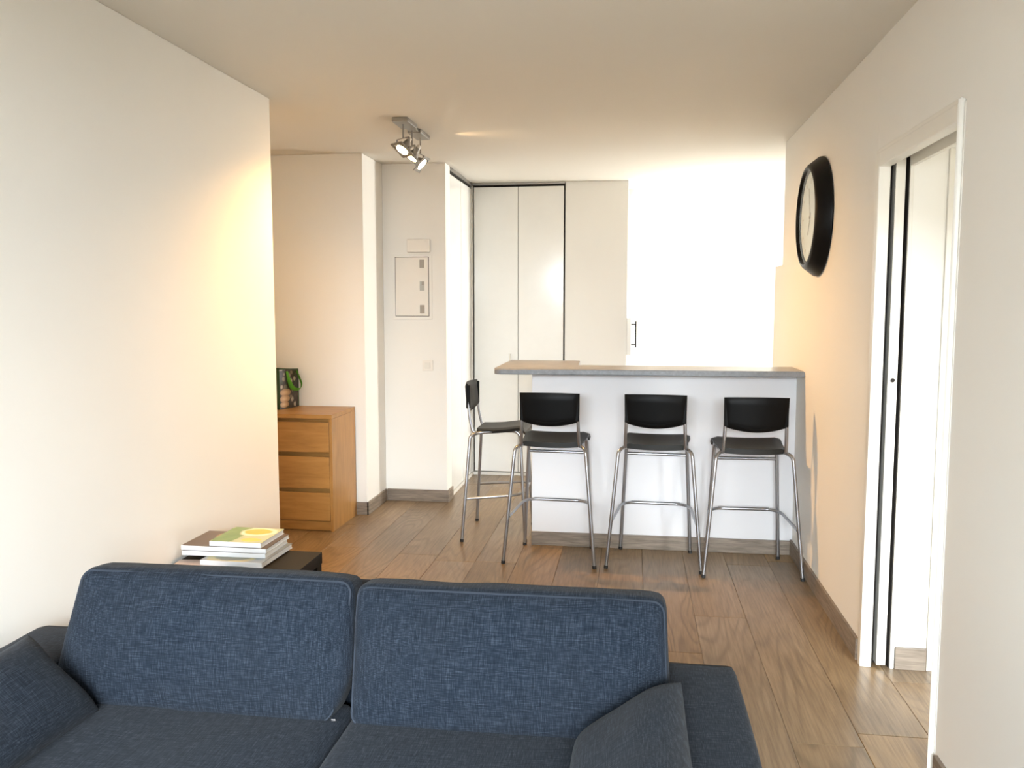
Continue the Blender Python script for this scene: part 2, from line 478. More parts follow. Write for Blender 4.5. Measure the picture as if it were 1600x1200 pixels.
# right wall: far part, part over the door, near part
wall('wall_right', RX, RX + 0.12, 3.668, 5.842, 0, CEIL, bev=0.003)
wall('wall_right_over_door', RX, RX + 0.12, 2.745, 3.668, 2.125, CEIL)
wall('wall_right_near', RX, RX + 0.12, -1.7, 2.745, 0, CEIL)
wall('wall_right_low', RX + 0.001, RX + 0.12, 5.842, 6.14, 0, 1.782, bev=0.003)
# rear wall with the big window
wall('wall_rear_left', LX, -1.55, -1.7, -1.6, 0, CEIL)
wall('wall_rear_right', 0.95, RX, -1.7, -1.6, 0, CEIL)
wall('wall_rear_top', -1.55, 0.95, -1.7, -1.6, 2.25, CEIL)
wall('wall_rear_sill', -1.55, 0.95, -1.7, -1.6, 0, 0.25)
def window(n, x0, x1, z0, z1, y, axis='Y', mull=1, label=None):
    w = tag(empty('window_%d' % n, ((x0 + x1) / 2, y, z0) if axis == 'Y' else (y, (x0 + x1) / 2, z0), 0 if axis == 'Y' else R(90)), kind=S)
    hw = (x1 - x0) / 2; h = z1 - z0; t = 0.05
    boxes('window_frame', [(-hw, hw, -0.03, 0.03, 0, t), (-hw, hw, -0.03, 0.03, h - t, h), (-hw, -hw + t, -0.03, 0.03, t, h - t), (hw - t, hw, -0.03, 0.03, t, h - t)]
          + [(-hw + 2 * hw * (i + 1) / (mull + 1) - t / 2, -hw + 2 * hw * (i + 1) / (mull + 1) + t / 2, -0.03, 0.03, t, h - t) for i in range(mull)], 'white_trim', w)
    for i in range(mull + 1):
        a = -hw + 2 * hw * i / (mull + 1) + t; b = -hw + 2 * hw * (i + 1) / (mull + 1) - t
        box('pane', a, b, -0.003, 0.003, t, h - t, 'window_glass', w)
    return w
window(1, -1.55, 0.95, 0.25, 2.25, -1.65, mull=2)
# kitchen recess
wall('wall_kitchen_right_low', 2.15, 2.25, 5.9, 8.05, 0, 0.95)
wall('wall_kitchen_right_top', 2.15, 2.25, 5.9, 8.05, 2.25, CEIL)
wall('wall_kitchen_right_near', 2.15, 2.25, 5.9, 7.38, 0.95, 2.25)
wall('wall_kitchen_right_far', 2.15, 2.25, 7.90, 8.05, 0.95, 2.25)
window(2, 7.38, 7.90, 0.95, 2.25, 2.20, axis='X', mull=0)  # added unseen window for the kitchen light, placed to brighten the back wall
wall('wall_kitchen_front', RX + 0.12, 2.25, 5.72, 5.842, 0, CEIL)
# next room behind the sliding door
wall('wall_bedroom_back', 1.095, 1.222, 3.604, 3.72, 0, CEIL)
wall('wall_bedroom_back_over_door', 1.222, 2.3, 3.604, 3.72, 2.128, CEIL)
wall('wall_bedroom_back_far', 2.07, 2.3, 3.604, 3.72, 0, 2.128)
wall('wall_bedroom_right', 2.3, 2.35, 0.8, 3.72, 0, CEIL)
wall('wall_bedroom_front_left', RX + 0.12, 1.25, 0.8, 0.9, 0, CEIL)
wall('wall_bedroom_front_right', 2.25, 2.3, 0.8, 0.9, 0, CEIL)
wall('wall_bedroom_front_top', 1.25, 2.25, 0.8, 0.9, 1.95, CEIL)
wall('wall_bedroom_front_sill', 1.25, 2.25, 0.8, 0.9, 0, 0.35)
window(3, 1.25, 2.25, 0.35, 1.95, 0.85, mull=1)  # added unseen window for the light put into this room
# bar half-wall
wall('wall_bar', -0.622, RX, 5.222, 5.33, 0, 1.103, mat='bar_paint', bev=0.002)

# skirting boards
def skirt(name, x0, x1, y0, y1, h=0.092): return tag(box(name, x0, x1, y0, y1, 0.0, h, 'skirting_oak', bev=0.0025), kind=S)
skirt('baseboard_left', LX, LX + 0.014, -1.55, 4.25)
skirt('baseboard_alcove', -3.38, -1.882, 5.808, 5.822)
skirt('baseboard_alcove_return', -1.895, -1.881, 5.808, 6.278)
skirt('baseboard_column', -1.881, -1.405, 6.278, 6.292)
skirt('baseboard_column_return', -1.405, -1.391, 6.278, 6.45)
skirt('baseboard_bar', -0.622, RX - 0.014, 5.208, 5.222, 0.088)
skirt('baseboard_right', RX - 0.014, RX, 3.668, 5.222, 0.094)
skirt('baseboard_right_near', RX - 0.014, RX, -1.55, 2.722, 0.094)
skirt('baseboard_bedroom', 1.097, 1.220, 3.590, 3.604, 0.094)

# ------------------------------------------------------------------ sliding door and its casing (right wall)
DZ = 2.062
d1 = tag(empty('door_1', (RX + 0.06, 3.6, 0)), kind=S)
def dpart(name, x0, x1, y0, y1, z0, z1, mat, bev=0.0, parent=None):
    return box(name, x0 - RX - 0.06, x1 - RX - 0.06, y0 - 3.6, y1 - 3.6, z0, z1, mat, parent or d1, bev)
dpart('casing', RX - 0.012, RX + 0.034, 3.600, 3.640, 0, DZ + 0.058, 'white_trim', 0.004)
dpart('casing', RX - 0.006, RX + 0.012, 3.640, 3.668, 0, DZ + 0.075, 'white_trim', 0.003)
dpart('casing', RX - 0.012, RX + 0.034, 2.778, 3.600, DZ, DZ + 0.058, 'white_trim', 0.004)
dpart('casing', RX - 0.006, RX + 0.012, 2.775, 3.640, DZ + 0.058, DZ + 0.075, 'white_trim', 0.003)
dpart('pocket_liner', 1.0785, 1.094, 3.598, 3.668, 0, 2.12, 'white_trim', 0.002)
dpart('pocket_gap', 1.006, 1.078, 3.652, 3.664, 0, 2.12, 'dark_gap')
leaf = dpart('door_leaf', 1.0255, 1.0625, 3.600, 3.650, 0.012, 2.10, 'white_trim', 0.002)
Mx = Matrix.Rotation(R(90), 4, 'X')
cx = 1.0335 - RX - 0.06
lathe('lock_rose', [(0, 0), (0.0105, 0), (0.0105, 0.002), (0.0085, 0.0035), (0, 0.0035)], 'steel', leaf, 24, Mx, (cx + 0.010, 0.0, 1.21))
lathe('finger_pull', [(0, 0), (0.0078, 0), (0.0078, 0.005), (0, 0.005)], 'dark_gap', leaf, 24, Mx, (cx + 0.010, 0.0, 1.21))
bm = bmesh.new()
pp = []
for q in range(13): a = math.pi * q / 12; pp.append((0.0075 * math.cos(a), 0.075 + 0.0075 * math.sin(a)))
for q in range(13): a = math.pi + math.pi * q / 12; pp.append((0.0075 * math.cos(a), -0.075 + 0.0075 * math.sin(a)))
add_prism(bm, pp, 0, 0.003)
lp = mesh_obj('lock_plate', bm, 'steel', leaf, (cx + 0.010, 0.0, 1.082), (R(90), 0, 0))
for zz in (-0.068, 0.068): lathe('screw', [(0, 0), (0.003, 0), (0.002, 0.001), (0, 0.001)], 'brushed_metal', lp, 12, None, (0, zz, 0.003))
dpart('pocket_gap', 1.006, 1.0085, 3.606, 3.652, 0, 2.10, 'dark_gap'); dpart('pocket_gap', 1.0755, 1.078, 3.606, 3.652, 0, 2.10, 'dark_gap')
# head track and near jamb
dpart('head_track', 1.006, 1.094, 2.778, 3.598, DZ + 0.045, DZ + 0.062, 'white_trim')
dpart('head_liner', 1.076, 1.094, 2.778, 3.598, DZ - 0.0, DZ + 0.058, 'white_trim')
bm = bmesh.new()
add_tube(bm, [(0, 0, 0), (0, 0, 1.0), (0, 0, 2.128)], 0.5, 16, flat=(0.008, 0.015))
mesh_obj('near_casing', bm, 'white_trim', d1, (-0.062, 2.762 - 3.6, 0), smooth='angle')
dpart('near_jamb', RX - 0.002, RX + 0.122, 2.746, 2.778, 0, 2.12, 'white_trim', 0.002)
dpart('strike_plate', RX + 0.012, RX + 0.034, 2.778, 2.792, 1.165, 1.200, 'steel', 0.002)
# hinged door in the bedroom wall
d2 = tag(empty('door_2', (1.65, 3.604, 0)), kind=S)
boxes('casing', [(1.222 - 1.65, 1.262 - 1.65, -0.012, 0.012, 0, 2.128), (1.262 - 1.65, 2.03 - 1.65, -0.012, 0.012, 2.092, 2.128), (2.03 - 1.65, 2.07 - 1.65, -0.012, 0.012, 0, 2.128)], 'white_trim', d2, 0.002)
box('door_leaf', 1.272 - 1.65, 2.024 - 1.65, 0.004, 0.044, 0.008, 2.084, 'white_trim', d2, 0.002)
box('door_gap', 1.262 - 1.65, 2.03 - 1.65, 0.044, 0.06, 0, 2.092, 'dark_gap', d2)

# ------------------------------------------------------------------ built-in cupboards
def local(o, x0, x1, y0, y1, z0, z1):
    l = o.location; return (x0 - l.x, x1 - l.x, y0 - l.y, y1 - l.y, z0 - l.z, z1 - l.z)
cb = tag(empty('built_in_cupboard', (-1.0, 7.376, 0)), 'tall glossy white two-door cupboard at the back beside the kitchen', 'cupboard')
def cp(par, name, x0, x1, y0, y1, z0, z1, mat, bev=0.0, root=None):
    r_ = root or par
    return box(name, *local(r_, x0, x1, y0, y1, z0, z1), mat, par, bev)
cp(cb, 'carcass', -1.40, -0.60, 7.402, 7.43, 0.03, 2.56, 'dark_gap')
cp(cb, 'bottom_track', -1.41, -0.592, 7.368, 7.402, 0, 0.026, 'white_trim', 0.003)
cp(cb, 'top_track', -1.41, -0.592, 7.372, 7.402, 2.556, 2.575, 'brushed_metal', 0.002)
cp(cb, 'side_post', -1.424, -1.405, 7.368, 7.402, 0.026, 2.556, 'white_trim', 0.003)
da = cp(cb, 'door', -1.394, -1.006, 7.376, 7.398, 0.034, 2.538, 'white_lacquer', 0.002)
db = cp(cb, 'door', -1.002, -0.606, 7.376, 7.398, 0.034, 2.538, 'white_lacquer', 0.002)
cp(da, 'handle', -1.082, -1.070, 7.352, 7.376, 0.93, 1.09, 'white_trim', 0.004, root=cb)
cs = tag(empty('sliding_cupboard', (-1.41, 6.9, 0)), 'white sliding-door cupboard in the side wall behind the fuse box column', 'cupboard')
cp(cs, 'carcass', -1.46, -1.44, 6.452, 7.36, 0.02, 2.56, 'dark_gap')
cp(cs, 'bottom_track', -1.445, -1.405, 6.452, 7.366, 0, 0.024, 'white_trim', 0.003)
cp(cs, 'top_track', -1.445, -1.405, 6.452, 7.366, 2.545, 2.575, 'brushed_metal', 0.003)
cp(cs, 'door', -1.438, -1.418, 6.456, 6.93, 0.03, 2.525, 'white_lacquer', 0.002)
cp(cs, 'door', -1.434, -1.414, 6.915, 7.36, 0.03, 2.525, 'white_lacquer', 0.002)

# kitchen tall cabinet behind the pier, its doors facing the kitchen
kc = tag(empty('kitchen_cabinet', (-0.33, 7.68, 0)), 'white kitchen tall cabinet with a black bar handle behind the bar', 'cabinet')
cp(kc, 'body', -0.585, -0.068, 7.425, 7.945, 0, 2.50, 'white_lacquer')
cp(kc, 'door', -0.067, -0.047, 7.43, 7.94, 1.425, 2.49, 'white_lacquer', 0.002)
md = cp(kc, 'door', -0.0535, -0.018, 7.340, 7.94, 1.090, 1.405, 'white_lacquer', 0.003)
cp(kc, 'door', -0.067, -0.047, 7.43, 7.94, 0.10, 1.07, 'white_lacquer', 0.002)
hx = -0.33; hy = 7.68
tube('handle', [(0.022 - hx, 7.40 - hy, 1.150), (0.022 - hx, 7.40 - hy, 1.378)], 0.006, 'black_plastic', md)
for z in (1.175, 1.352): tube('handle_post', [(-0.022 - hx, 7.40 - hy, z), (0.022 - hx, 7.40 - hy, z)], 0.0045, 'black_plastic', md)
# ------------------------------------------------------------------ bar worktop
bm = bmesh.new()
def arc(cx, cy, r, a0, a1, n=6): return [(cx + r * math.cos(R(a0 + (a1 - a0) * i / n)), cy + r * math.sin(R(a0 + (a1 - a0) * i / n))) for i in range(n + 1)]
o0 = (0.08, 5.3)
outl = [(RX - 0.001, 4.985), (RX - 0.001, 5.36), (-0.345, 5.335)] + arc(-0.385, 5.74, 0.03, 0, 90, 5) + [(-0.83, 5.772), (-0.838, 5.74)] + arc(-0.775, 5.01, 0.05, 180, 270, 6)
pts = [(x - o0[0], y - o0[1]) for x, y in outl]
fs = add_prism(bm, pts, 0, 0.034)
top_edges = [e for e in fs[1].edges] + [e for e in fs[0].edges]
bmesh.ops.bevel(bm, geom=top_edges, offset=0.005, segments=3, affect='EDGES')
for f in bm.faces:
    f.normal_update()
    f.material_index = 0 if f.normal.z > 0.9 else 1
wt = mesh_obj('bar_worktop', bm, None, None, (o0[0], o0[1], 1.1035), smooth='angle', mats=['worktop_laminate', 'worktop_edge'])
tag(wt, 'grey stone-look bar worktop with a wider left end, above the white half wall', 'worktop')

# ================================================================== BAR STOOLS
def stool(label):
    t = tag(empty('bar_stool'), label, 'bar stool', 'black bar stools at the breakfast bar')
    rt = 0.0105
    for s in (-1, 1):
        foot_r, foot_f = (s * 0.268, -0.205, 0.012), (s * 0.212, 0.198, 0.012)
        ptsl = fillet([foot_r, (s * 0.207, -0.160, 0.684), (s * 0.172, -0.105, 0.697), (s * 0.172, 0.140, 0.718)], [0, 0.055, 0.05, 0], 8)
        tube('leg', ptsl, rt, 'tube_metal', t)
        ptsf = fillet([(s * 0.172, 0.05, 0.711), (s * 0.178, 0.160, 0.712), foot_f], [0, 0.05, 0], 8)
        tube('leg', ptsf, rt, 'tube_metal', t)
        tube('back_post', fillet([(s * 0.170, -0.100, 0.697), (s * 0.170, -0.150, 0.698), (s * 0.166, -0.172, 0.80), (s * 0.160, -0.186, 0.99)], [0, 0.04, 0.04, 0], 7), 0.0095, 'tube_metal', t)
        for f, tp in ((foot_r, Vector((s * 0.207, -0.160, 0.694))), (foot_f, Vector((s * 0.178, 0.165, 0.70)))):
            a = Vector(f); d = (tp - a).normalized()
            tube('foot_cap', [a - d * 0.012, a + d * 0.006], 0.012, 'black_rubber', t)
    # front rail under the seat and the bent footrest
    tube('seat_rail', [(-0.181, 0.168, 0.612), (0.181, 0.168, 0.612)], 0.009, 'tube_metal', t)
    zf = 0.288
    def leg_at(s, z, rear):
        if rear: a, b = Vector((s * 0.268, -0.205, 0)), Vector((s * 0.207, -0.160, 0.694))
        else: a, b = Vector((s * 0.212, 0.198, 0)), Vector((s * 0.178, 0.165, 0.70))
        return a.lerp(b, z / b.z)
    L, Rr = leg_at(-1, zf - 0.012, True), leg_at(1, zf - 0.012, True)
    fl, fr = leg_at(-1, zf + 0.01, False), leg_at(1, zf + 0.01, False)
    path = fillet([L + Vector((0.004, 0.01, 0)), fl + Vector((-0.006, -0.004, 0.008)), fr + Vector((0.006, -0.004, 0.008)), Rr + Vector((-0.004, 0.01, 0))], [0, 0.10, 0.10, 0], 9)
    tube('footrest', path, 0.0088, 'tube_metal', t)
    tube('footrest_grip', [fl + Vector((0.05, -0.004, 0.008)), fr + Vector((-0.05, -0.004, 0.008))], 0.0105, 'tube_metal', t)
    # seat: moulded shell with waterfall front
    bm = bmesh.new(); nx, ny = 12, 18
    prof = []
    for j in range(ny + 1):
        v = j / ny; y = -0.135 + 0.345 * v
        z = 0.716 + 0.030 * v - 0.008 * math.sin(math.pi * min(1, v / 0.85))
        if v > 0.78: k_ = (v - 0.78) / 0.22; z -= 0.036 * k_ ** 2.0; y -= 0.012 * k_ ** 2
        prof.append((y, z, 0.178 + 0.022 * v))
    top, bot = [], []
    for (y, z, hw) in prof:
        rt_, rb_ = [], []
        for i in range(nx + 1):
            u = -1 + 2 * i / nx
            dz = 0.007 * u * u - (0.012 if abs(u) == 1 else 0.0)
            yy = y + (0.020 * u * u if y < -0.12 else 0) * 0.6
            rt_.append(bm.verts.new((hw * u, yy, z + dz)))
            rb_.append(bm.verts.new((hw * u * 0.97, yy, z + 0.007 * u * u - 0.031)))
        top.append(rt_); bot.append(rb_)
    for j in range(ny):
        for i in range(nx):
            bm.faces.new((top[j][i], top[j][i + 1], top[j + 1][i + 1], top[j + 1][i]))
            bm.faces.new((bot[j][i], bot[j + 1][i], bot[j + 1][i + 1], bot[j][i + 1]))
        for i in (0, nx): bm.faces.new((top[j][i], top[j + 1][i], bot[j + 1][i], bot[j][i]))
    for j in (0, ny):
        for i in range(nx): bm.faces.new((top[j][i], top[j][i + 1], bot[j][i + 1], bot[j][i]))
    mesh_obj('seat', bm, 'seat_plastic', t, smooth='angle')
    # backrest: gently curved panel whose lower edge bows down
    def backpanel(name, y_off, hw, ztop, zlow, bow, th, mat, par):
        bm = bmesh.new(); n, m = 20, 8; A, B = [], []
        for i in range(n + 1):
            u = -1 + 2 * i / n
            ra, rb = [], []
            zb = zlow - bow * (1 - u * u)
            for j in range(m + 1):
                w = j / m; z = zb + (ztop - 0.004 * u * u - zb) * w
                y = y_off - 0.075 * (z - 0.82) - 0.022 * (1 - u * u)
                e = 0.35 if j in (0, m) or i in (0, n) else 1.0
                x = hw * u * (1.0 - 0.012 * (1 - w))
                ra.append(bm.verts.new((x, y - th / 2 * e, z))); rb.append(bm.verts.new((x, y + th / 2 * e, z)))
            A.append(ra); B.append(rb)
        for i in range(n):
            for j in range(m):
                bm.faces.new((A[i][j], A[i][j + 1], A[i + 1][j + 1], A[i + 1][j])); bm.faces.new((B[i][j], B[i + 1][j], B[i + 1][j + 1], B[i][j + 1]))
            for j in (0, m): bm.faces.new((A[i][j], A[i + 1][j], B[i + 1][j], B[i][j]))
        for i in (0, n):
            for j in range(m): bm.faces.new((A[i][j], A[i][j + 1], B[i][j + 1], B[i][j]))
        return mesh_obj(name, bm, mat, par, smooth='angle')
    bk = backpanel('backrest', -0.172, 0.174, 1.015, 0.848, 0.028, 0.026, 'black_plastic', t)
    for s in (-1, 1): box('post_sleeve', s * 0.160 - 0.012, s * 0.160 + 0.012, -0.194, -0.166, 0.850, 1.002, 'black_plastic', bk, 0.006, rot=(0, 0, 0))
    # moulded rib along the lower edge
    rib = []
    for i in range(21):
        u = -1 + 2 * i / 20
        z = 0.872 - 0.030 * (1 - u * u)
        rib.append((0.146 * u, -0.172 - 0.075 * (z - 0.82) - 0.022 * (1 - u * u) - 0.012, z))
    tube('rib', rib, 0.004, 'black_plastic', bk, 8)
    return t

st = stool('black bar stool seen side-on at the open left end of the bar')
spots = [(-0.868, 5.485, -90, None),
         (-0.462, 4.992, -3.0, 'black bar stool in front of the bar next to its left corner, seen from behind'),
         (0.140, 4.985, -3.0, 'middle black bar stool of the three seen from behind at the bar front'),
         (0.668, 4.915, 1.5, 'black bar stool nearest the right wall, under the clock')]
for i, (x, y, a, lab) in enumerate(spots):
    o = st if i == 0 else copy_tree(st)
    if lab: o['label'] = lab
    o.location = (x, y, 0); o.rotation_euler = (0, 0, R(a))

# ================================================================== CHEST OF DRAWERS
X1, Y0, Y1 = -1.972, 5.330, 5.806
X0 = X1 - 0.80
ch = tag(empty('chest_of_drawers', ((X0 + X1) / 2, (Y0 + Y1) / 2, 0)), 'honey-coloured wooden three-drawer chest standing in the alcove', 'chest')
def cc(name, x0, x1, y0, y1, z0, z1, mat, bev=0.001, par=None): return box(name, *local(ch, x0, x1, y0, y1, z0, z1), mat, par or ch, bev)
cc('side_panel', X1 - 0.020, X1, Y0, Y1, 0, 0.762, 'chest_side_veneer')
cc('side_panel', X0, X0 + 0.020, Y0, Y1, 0, 0.762, 'chest_side_veneer')
cc('top', X0, X1, Y0, Y1, 0.763, 0.790, 'chest_veneer', 0.0015)
cc('back_panel', X0 + 0.02, X1 - 0.02, Y1 - 0.008, Y1 - 0.002, 0.02, 0.762, 'chest_veneer')
cc('inner_frame', X0 + 0.021, X1 - 0.021, Y0 + 0.070, Y0 + 0.085, 0.02, 0.762, 'chest_veneer')
cc('plinth', X0 + 0.021, X1 - 0.021, Y0 + 0.012, Y0 + 0.028, 0.004, 0.066, 'chest_veneer')
for z0, z1 in ((0.070, 0.268), (0.290, 0.512), (0.535, 0.745)):
    cc('drawer', X0 + 0.023, X1 - 0.023, Y0 + 0.002, Y0 + 0.022, z0, z1 - 0.006, 'chest_veneer', 0.003)

# ================================================================== SHOPPING BAG on the chest
bx, by = -2.425, 5.545
bag = tag(empty('shopping_bag', (bx, by, 0.790)), 'green shopping bag printed with vegetables standing on the chest', 'bag')
def bag_panel(name, p, q, h0, h1, mat, n=10, bulge=0.006):
    bm = bmesh.new(); p, q = Vector(p), Vector(q); d = q - p; nn = Vector((d.y, -d.x, 0)).normalized()
    F, Bk = [], []
    for i in range(n + 1):
        u = i / n; f, b = [], []
        for j in range(n + 1):
            w = j / n; h = h0 * (1 - u) + h1 * u
            c = p + d * u + Vector((0, 0, h * w)) + nn * bulge * math.sin(math.pi * u) * math.sin(math.pi * min(1, w * 0.8 + 0.1))
            c += nn * 0.006 * noise.noise(c * 14) * (1 if 0 < i < n else 0)
            f.append(bm.verts.new(c)); b.append(bm.verts.new(c - nn * 0.002))
        F.append(f); Bk.append(b)
    for i in range(n):
        for j in range(n):
            bm.faces.new((F[i][j], F[i + 1][j], F[i + 1][j + 1], F[i][j + 1])); bm.faces.new((Bk[i][j], Bk[i][j + 1], Bk[i + 1][j + 1], Bk[i + 1][j]))
        for j in (0, n): bm.faces.new((F[i][j], F[i + 1][j], Bk[i + 1][j], Bk[i][j]))
    for i in (0, n):
        for j in range(n): bm.faces.new((F[i][j], F[i][j + 1], Bk[i][j + 1], Bk[i][j]))
    return mesh_obj(name, bm, mat, bag, smooth='angle')
A_, B_, C_, D_ = (0, 0, 0), (0.045, 0.222, 0), (-0.28, 0.225, 0), (-0.30, 0.03, 0)
bag_panel('front_panel', A_, B_, 0.283, 0.270, 'bag_print')
bag_panel('side_panel', D_, A_, 0.285, 0.283, 'bag_green')
bag_panel('side_panel', B_, C_, 0.270, 0.280, 'bag_green')
bag_panel('back_panel', C_, D_, 0.280, 0.285, 'bag_print')
bm = bmesh.new(); add_prism(bm, [(p[0], p[1]) for p in (A_, B_, C_, D_)], 0, 0.004); mesh_obj('base', bm, 'bag_green', bag)
for nm, p, q in (('edge_binding', A_, A_), ('edge_binding', B_, B_)):
    tube(nm, [(p[0] + 0.001, p[1], 0.004), (p[0] + 0.001, p[1], 0.27)], 0.0035, 'bag_green', bag, 8)
tube('edge_binding', [(0.0, 0.0, 0.283), (0.0225, 0.111, 0.2765), (0.045, 0.222, 0.270)], 0.004, 'bag_green', bag, 8)
# strap flopped over the front
tube('strap', fillet([(0.016, 0.075, 0.262), (0.030, 0.085, 0.20), (0.052, 0.110, 0.135), (0.085, 0.160, 0.128), (0.088, 0.190, 0.165), (0.050, 0.185, 0.262)], 0.05, 6), 0.01, 'strap_green', bag, 8, flat=(0.0025, 0.018))

# ================================================================== CEILING SPOT LAMP
lamp = tag(empty('ceiling_spotlight', (-1.325, 5.03, CEIL)), 'grey metal three-head ceiling spotlight bar above the column', 'lamp')
box('base_plate', -0.047, 0.047, -0.27, -0.06, -0.026, -0.0005, 'brushed_metal', lamp, 0.004)
box('base_plate', -0.042, 0.042, 0.05, 0.28, -0.026, -0.0005, 'brushed_metal', lamp, 0.004)
box('joining_bar', -0.028, 0.028, -0.10, 0.10, -0.020, -0.0005, 'brushed_metal', lamp, 0.003)
def aim(d):
    return Vector(d).normalized().to_track_quat('-Z', 'Y')
def head(y, dirv, drop, lit, spot_power, blend=0.6, size=120):
    stem = tube('stem', [(0, y, -0.02), (0, y, -drop)], 0.005, 'brushed_metal', lamp)
    # U bracket round the lamp head, turned about the stem to face the aim
    yaw = math.atan2(dirv[1], dirv[0]) + math.pi / 2
    br = tube('bracket', fillet([(-0.061, 0, -0.064), (-0.061, 0, 0), (0.061, 0, 0), (0.061, 0, -0.064)], 0.006, 4), 0.003, 'brushed_metal', lamp, 8, flat=(0.006, 0.0022), loc=(0, y, -drop), rot=(0, 0, yaw))
    for s in (-1, 1): lathe('pivot_knob', [(0, -0.008), (0.007, -0.008), (0.007, 0.008), (0, 0.008)], 'brushed_metal', br, 16, Matrix.Rotation(R(90), 4, 'Y'), (s * 0.061, 0, -0.056))
    q = aim(dirv).to_matrix().to_4x4()
    c = Vector((0, y, -drop - 0.056))
    hd = empty('spot_head', c); hd.parent = lamp; hd.rotation_euler = q.to_euler(); hd.scale = (1.2, 1.2, 1.2)
    # square frame plate, reflector bowl and lens
    boxes('frame_plate', [(-0.046, 0.046, 0.034, 0.046, -0.012, -0.006), (-0.046, 0.046, -0.046, -0.034, -0.012, -0.006), (-0.046, -0.034, -0.034, 0.034, -0.012, -0.006), (0.034, 0.046, -0.034, 0.034, -0.012, -0.006)], 'brushed_metal', hd, 0.001)
    lathe('reflector', [(0.012, 0.048), (0.016, 0.030), (0.026, 0.012), (0.033, -0.006), (0.034, -0.012), (0.031, -0.012), (0.030, -0.006), (0.023, 0.012), (0.013, 0.030), (0.0, 0.034)], 'brushed_metal', hd, 28)
    lathe('lamp_base', [(0, 0.066), (0.010, 0.066), (0.012, 0.062), (0.012, 0.040), (0, 0.040)], 'white_plastic', hd, 20)
    lathe('bulb', [(0, -0.013), (0.016, -0.0125), (0.0285, -0.009), (0.0285, -0.006), (0, -0.004)], 'bulb_glow', hd, 28)
    d = bpy.data.lights.new('halogen', 'SPOT'); d.energy = spot_power; d.color = (1.0, 0.54, 0.17)
    d.spot_size = R(size); d.spot_blend = blend; d.shadow_soft_size = 0.012
    lo = bpy.data.objects.new('halogen', d); COL.objects.link(lo); lo.parent = hd; lo.location = (0, 0, -0.028)
head(-0.20, (-0.52, -0.62, -1.05), 0.105, True, 125, 0.9, 92)
head(0.00, (-0.50, -0.28, -0.80), 0.115, True, 28, 0.9, 145)
head(0.20, (0.78, -0.06, -0.68), 0.125, True, 135, 1.0, 92)

# added spot without a known source, makes the warm patch on the ceiling
d_ = bpy.data.lights.new('added_patch_spot', 'SPOT'); d_.energy = 2.5; d_.color = (1.0, 0.62, 0.30); d_.spot_size = R(38); d_.spot_blend = 0.7; d_.shadow_soft_size = 0.01
l_ = bpy.data.objects.new('added_patch_spot', d_); COL.objects.link(l_); l_.parent = lamp; l_.location = (0.075, 0.21, -0.10)
l_.rotation_euler = Vector((0.42, 0.08, 0.13)).to_track_quat('-Z', 'Y').to_euler()

# ================================================================== WALL CLOCK
ck = tag(empty('wall_clock', (RX - 0.001, 4.715, 1.978)), 'large round wall clock with a thick black rim, on the right wall', 'clock')
My = Matrix.Rotation(R(-90), 4, 'Y')      # local Z -> world -X
lathe('rim', [(0.0, 0.0), (0.305, 0.0), (0.312, 0.006), (0.310, 0.020), (0.272, 0.070), (0.262, 0.078), (0.250, 0.079), (0.243, 0.072), (0.240, 0.050), (0.0, 0.046)], 'clock_black', ck, 72, My)
lathe('dial', [(0.0, 0.0475), (0.240, 0.0475), (0.240, 0.0515), (0.0, 0.0515)], 'clock_paper', ck, 64, My)
for i in range(12):
    a = 2 * math.pi * i / 12
    L = 0.030 if i % 3 == 0 else 0.018
    bm = bmesh.new(); add_box(bm, -0.0035, 0.0035, 0.205 - L, 0.205, 0.0516, 0.0524)
    for v in bm.verts: v.co = My @ (Matrix.Rotation(a, 4, 'Z') @ v.co)
    mesh_obj('hour_mark', bm, 'clock_mark', ck)
for nm, a, L, w in (('hour_hand', R(62), 0.10, 0.005), ('minute_hand', R(-75), 0.16, 0.0035)):
    bm = bmesh.new(); add_box(bm, -w, w, -0.025, L, 0.0530, 0.0545)
    for v in bm.verts: v.co = My @ (Matrix.Rotation(a, 4, 'Z') @ v.co)
    mesh_obj(nm, bm, 'clock_mark', ck)
lathe('cap', [(0.0, 0.050), (0.008, 0.050), (0.008, 0.0575), (0, 0.0575)], 'clock_mark', ck, 20, My)
lathe('glass_cover', [(0.0, 0.0690), (0.2425, 0.0690), (0.2425, 0.0700), (0.0, 0.0705)], 'window_glass', ck, 64, My)

# ================================================================== FUSE BOX, CHIME, SWITCH on the column
FY = 6.292
fb = tag(empty('fuse_box', (-1.666, FY, 1.403)), 'flush white fuse box cover with three grey catches on the column', 'fuse box')
def fp(name, x0, x1, y0, y1, z0, z1, mat, bev=0.0, par=None): return box(name, *local(fb, x0, x1, y0, y1, z0, z1), mat, par or fb, bev)
fp('frame', -1.820, -1.512, FY - 0.006, FY - 0.0005, 1.405, 1.895, 'wall_paint', 0.003)
fp('gap', -1.800, -1.536, FY - 0.0065, FY - 0.005, 1.430, 1.880, 'dark_gap')
fd = fp('cover_door', -1.796, -1.540, FY - 0.011, FY - 0.006, 1.434, 1.876, 'white_plastic', 0.002)
fp('catch', -1.607, -1.571, FY - 0.0135, FY - 0.0105, 1.795, 1.858, 'grey_plastic', 0.001, fd)
fp('catch', -1.607, -1.571, FY - 0.0135, FY - 0.0105, 1.625, 1.695, 'clock_mark', 0.001, fd)
fp('catch', -1.592, -1.573, FY - 0.0145, FY - 0.0130, 1.668, 1.692, 'grey_plastic', 0.0005, fd)
fp('catch', -1.607, -1.571, FY - 0.0135, FY - 0.0105, 1.453, 1.517, 'grey_plastic', 0.001, fd)
dc = tag(empty('door_chime', (-1.610, FY, 1.911)), 'small boxy white door chime above the fuse box', 'chime')
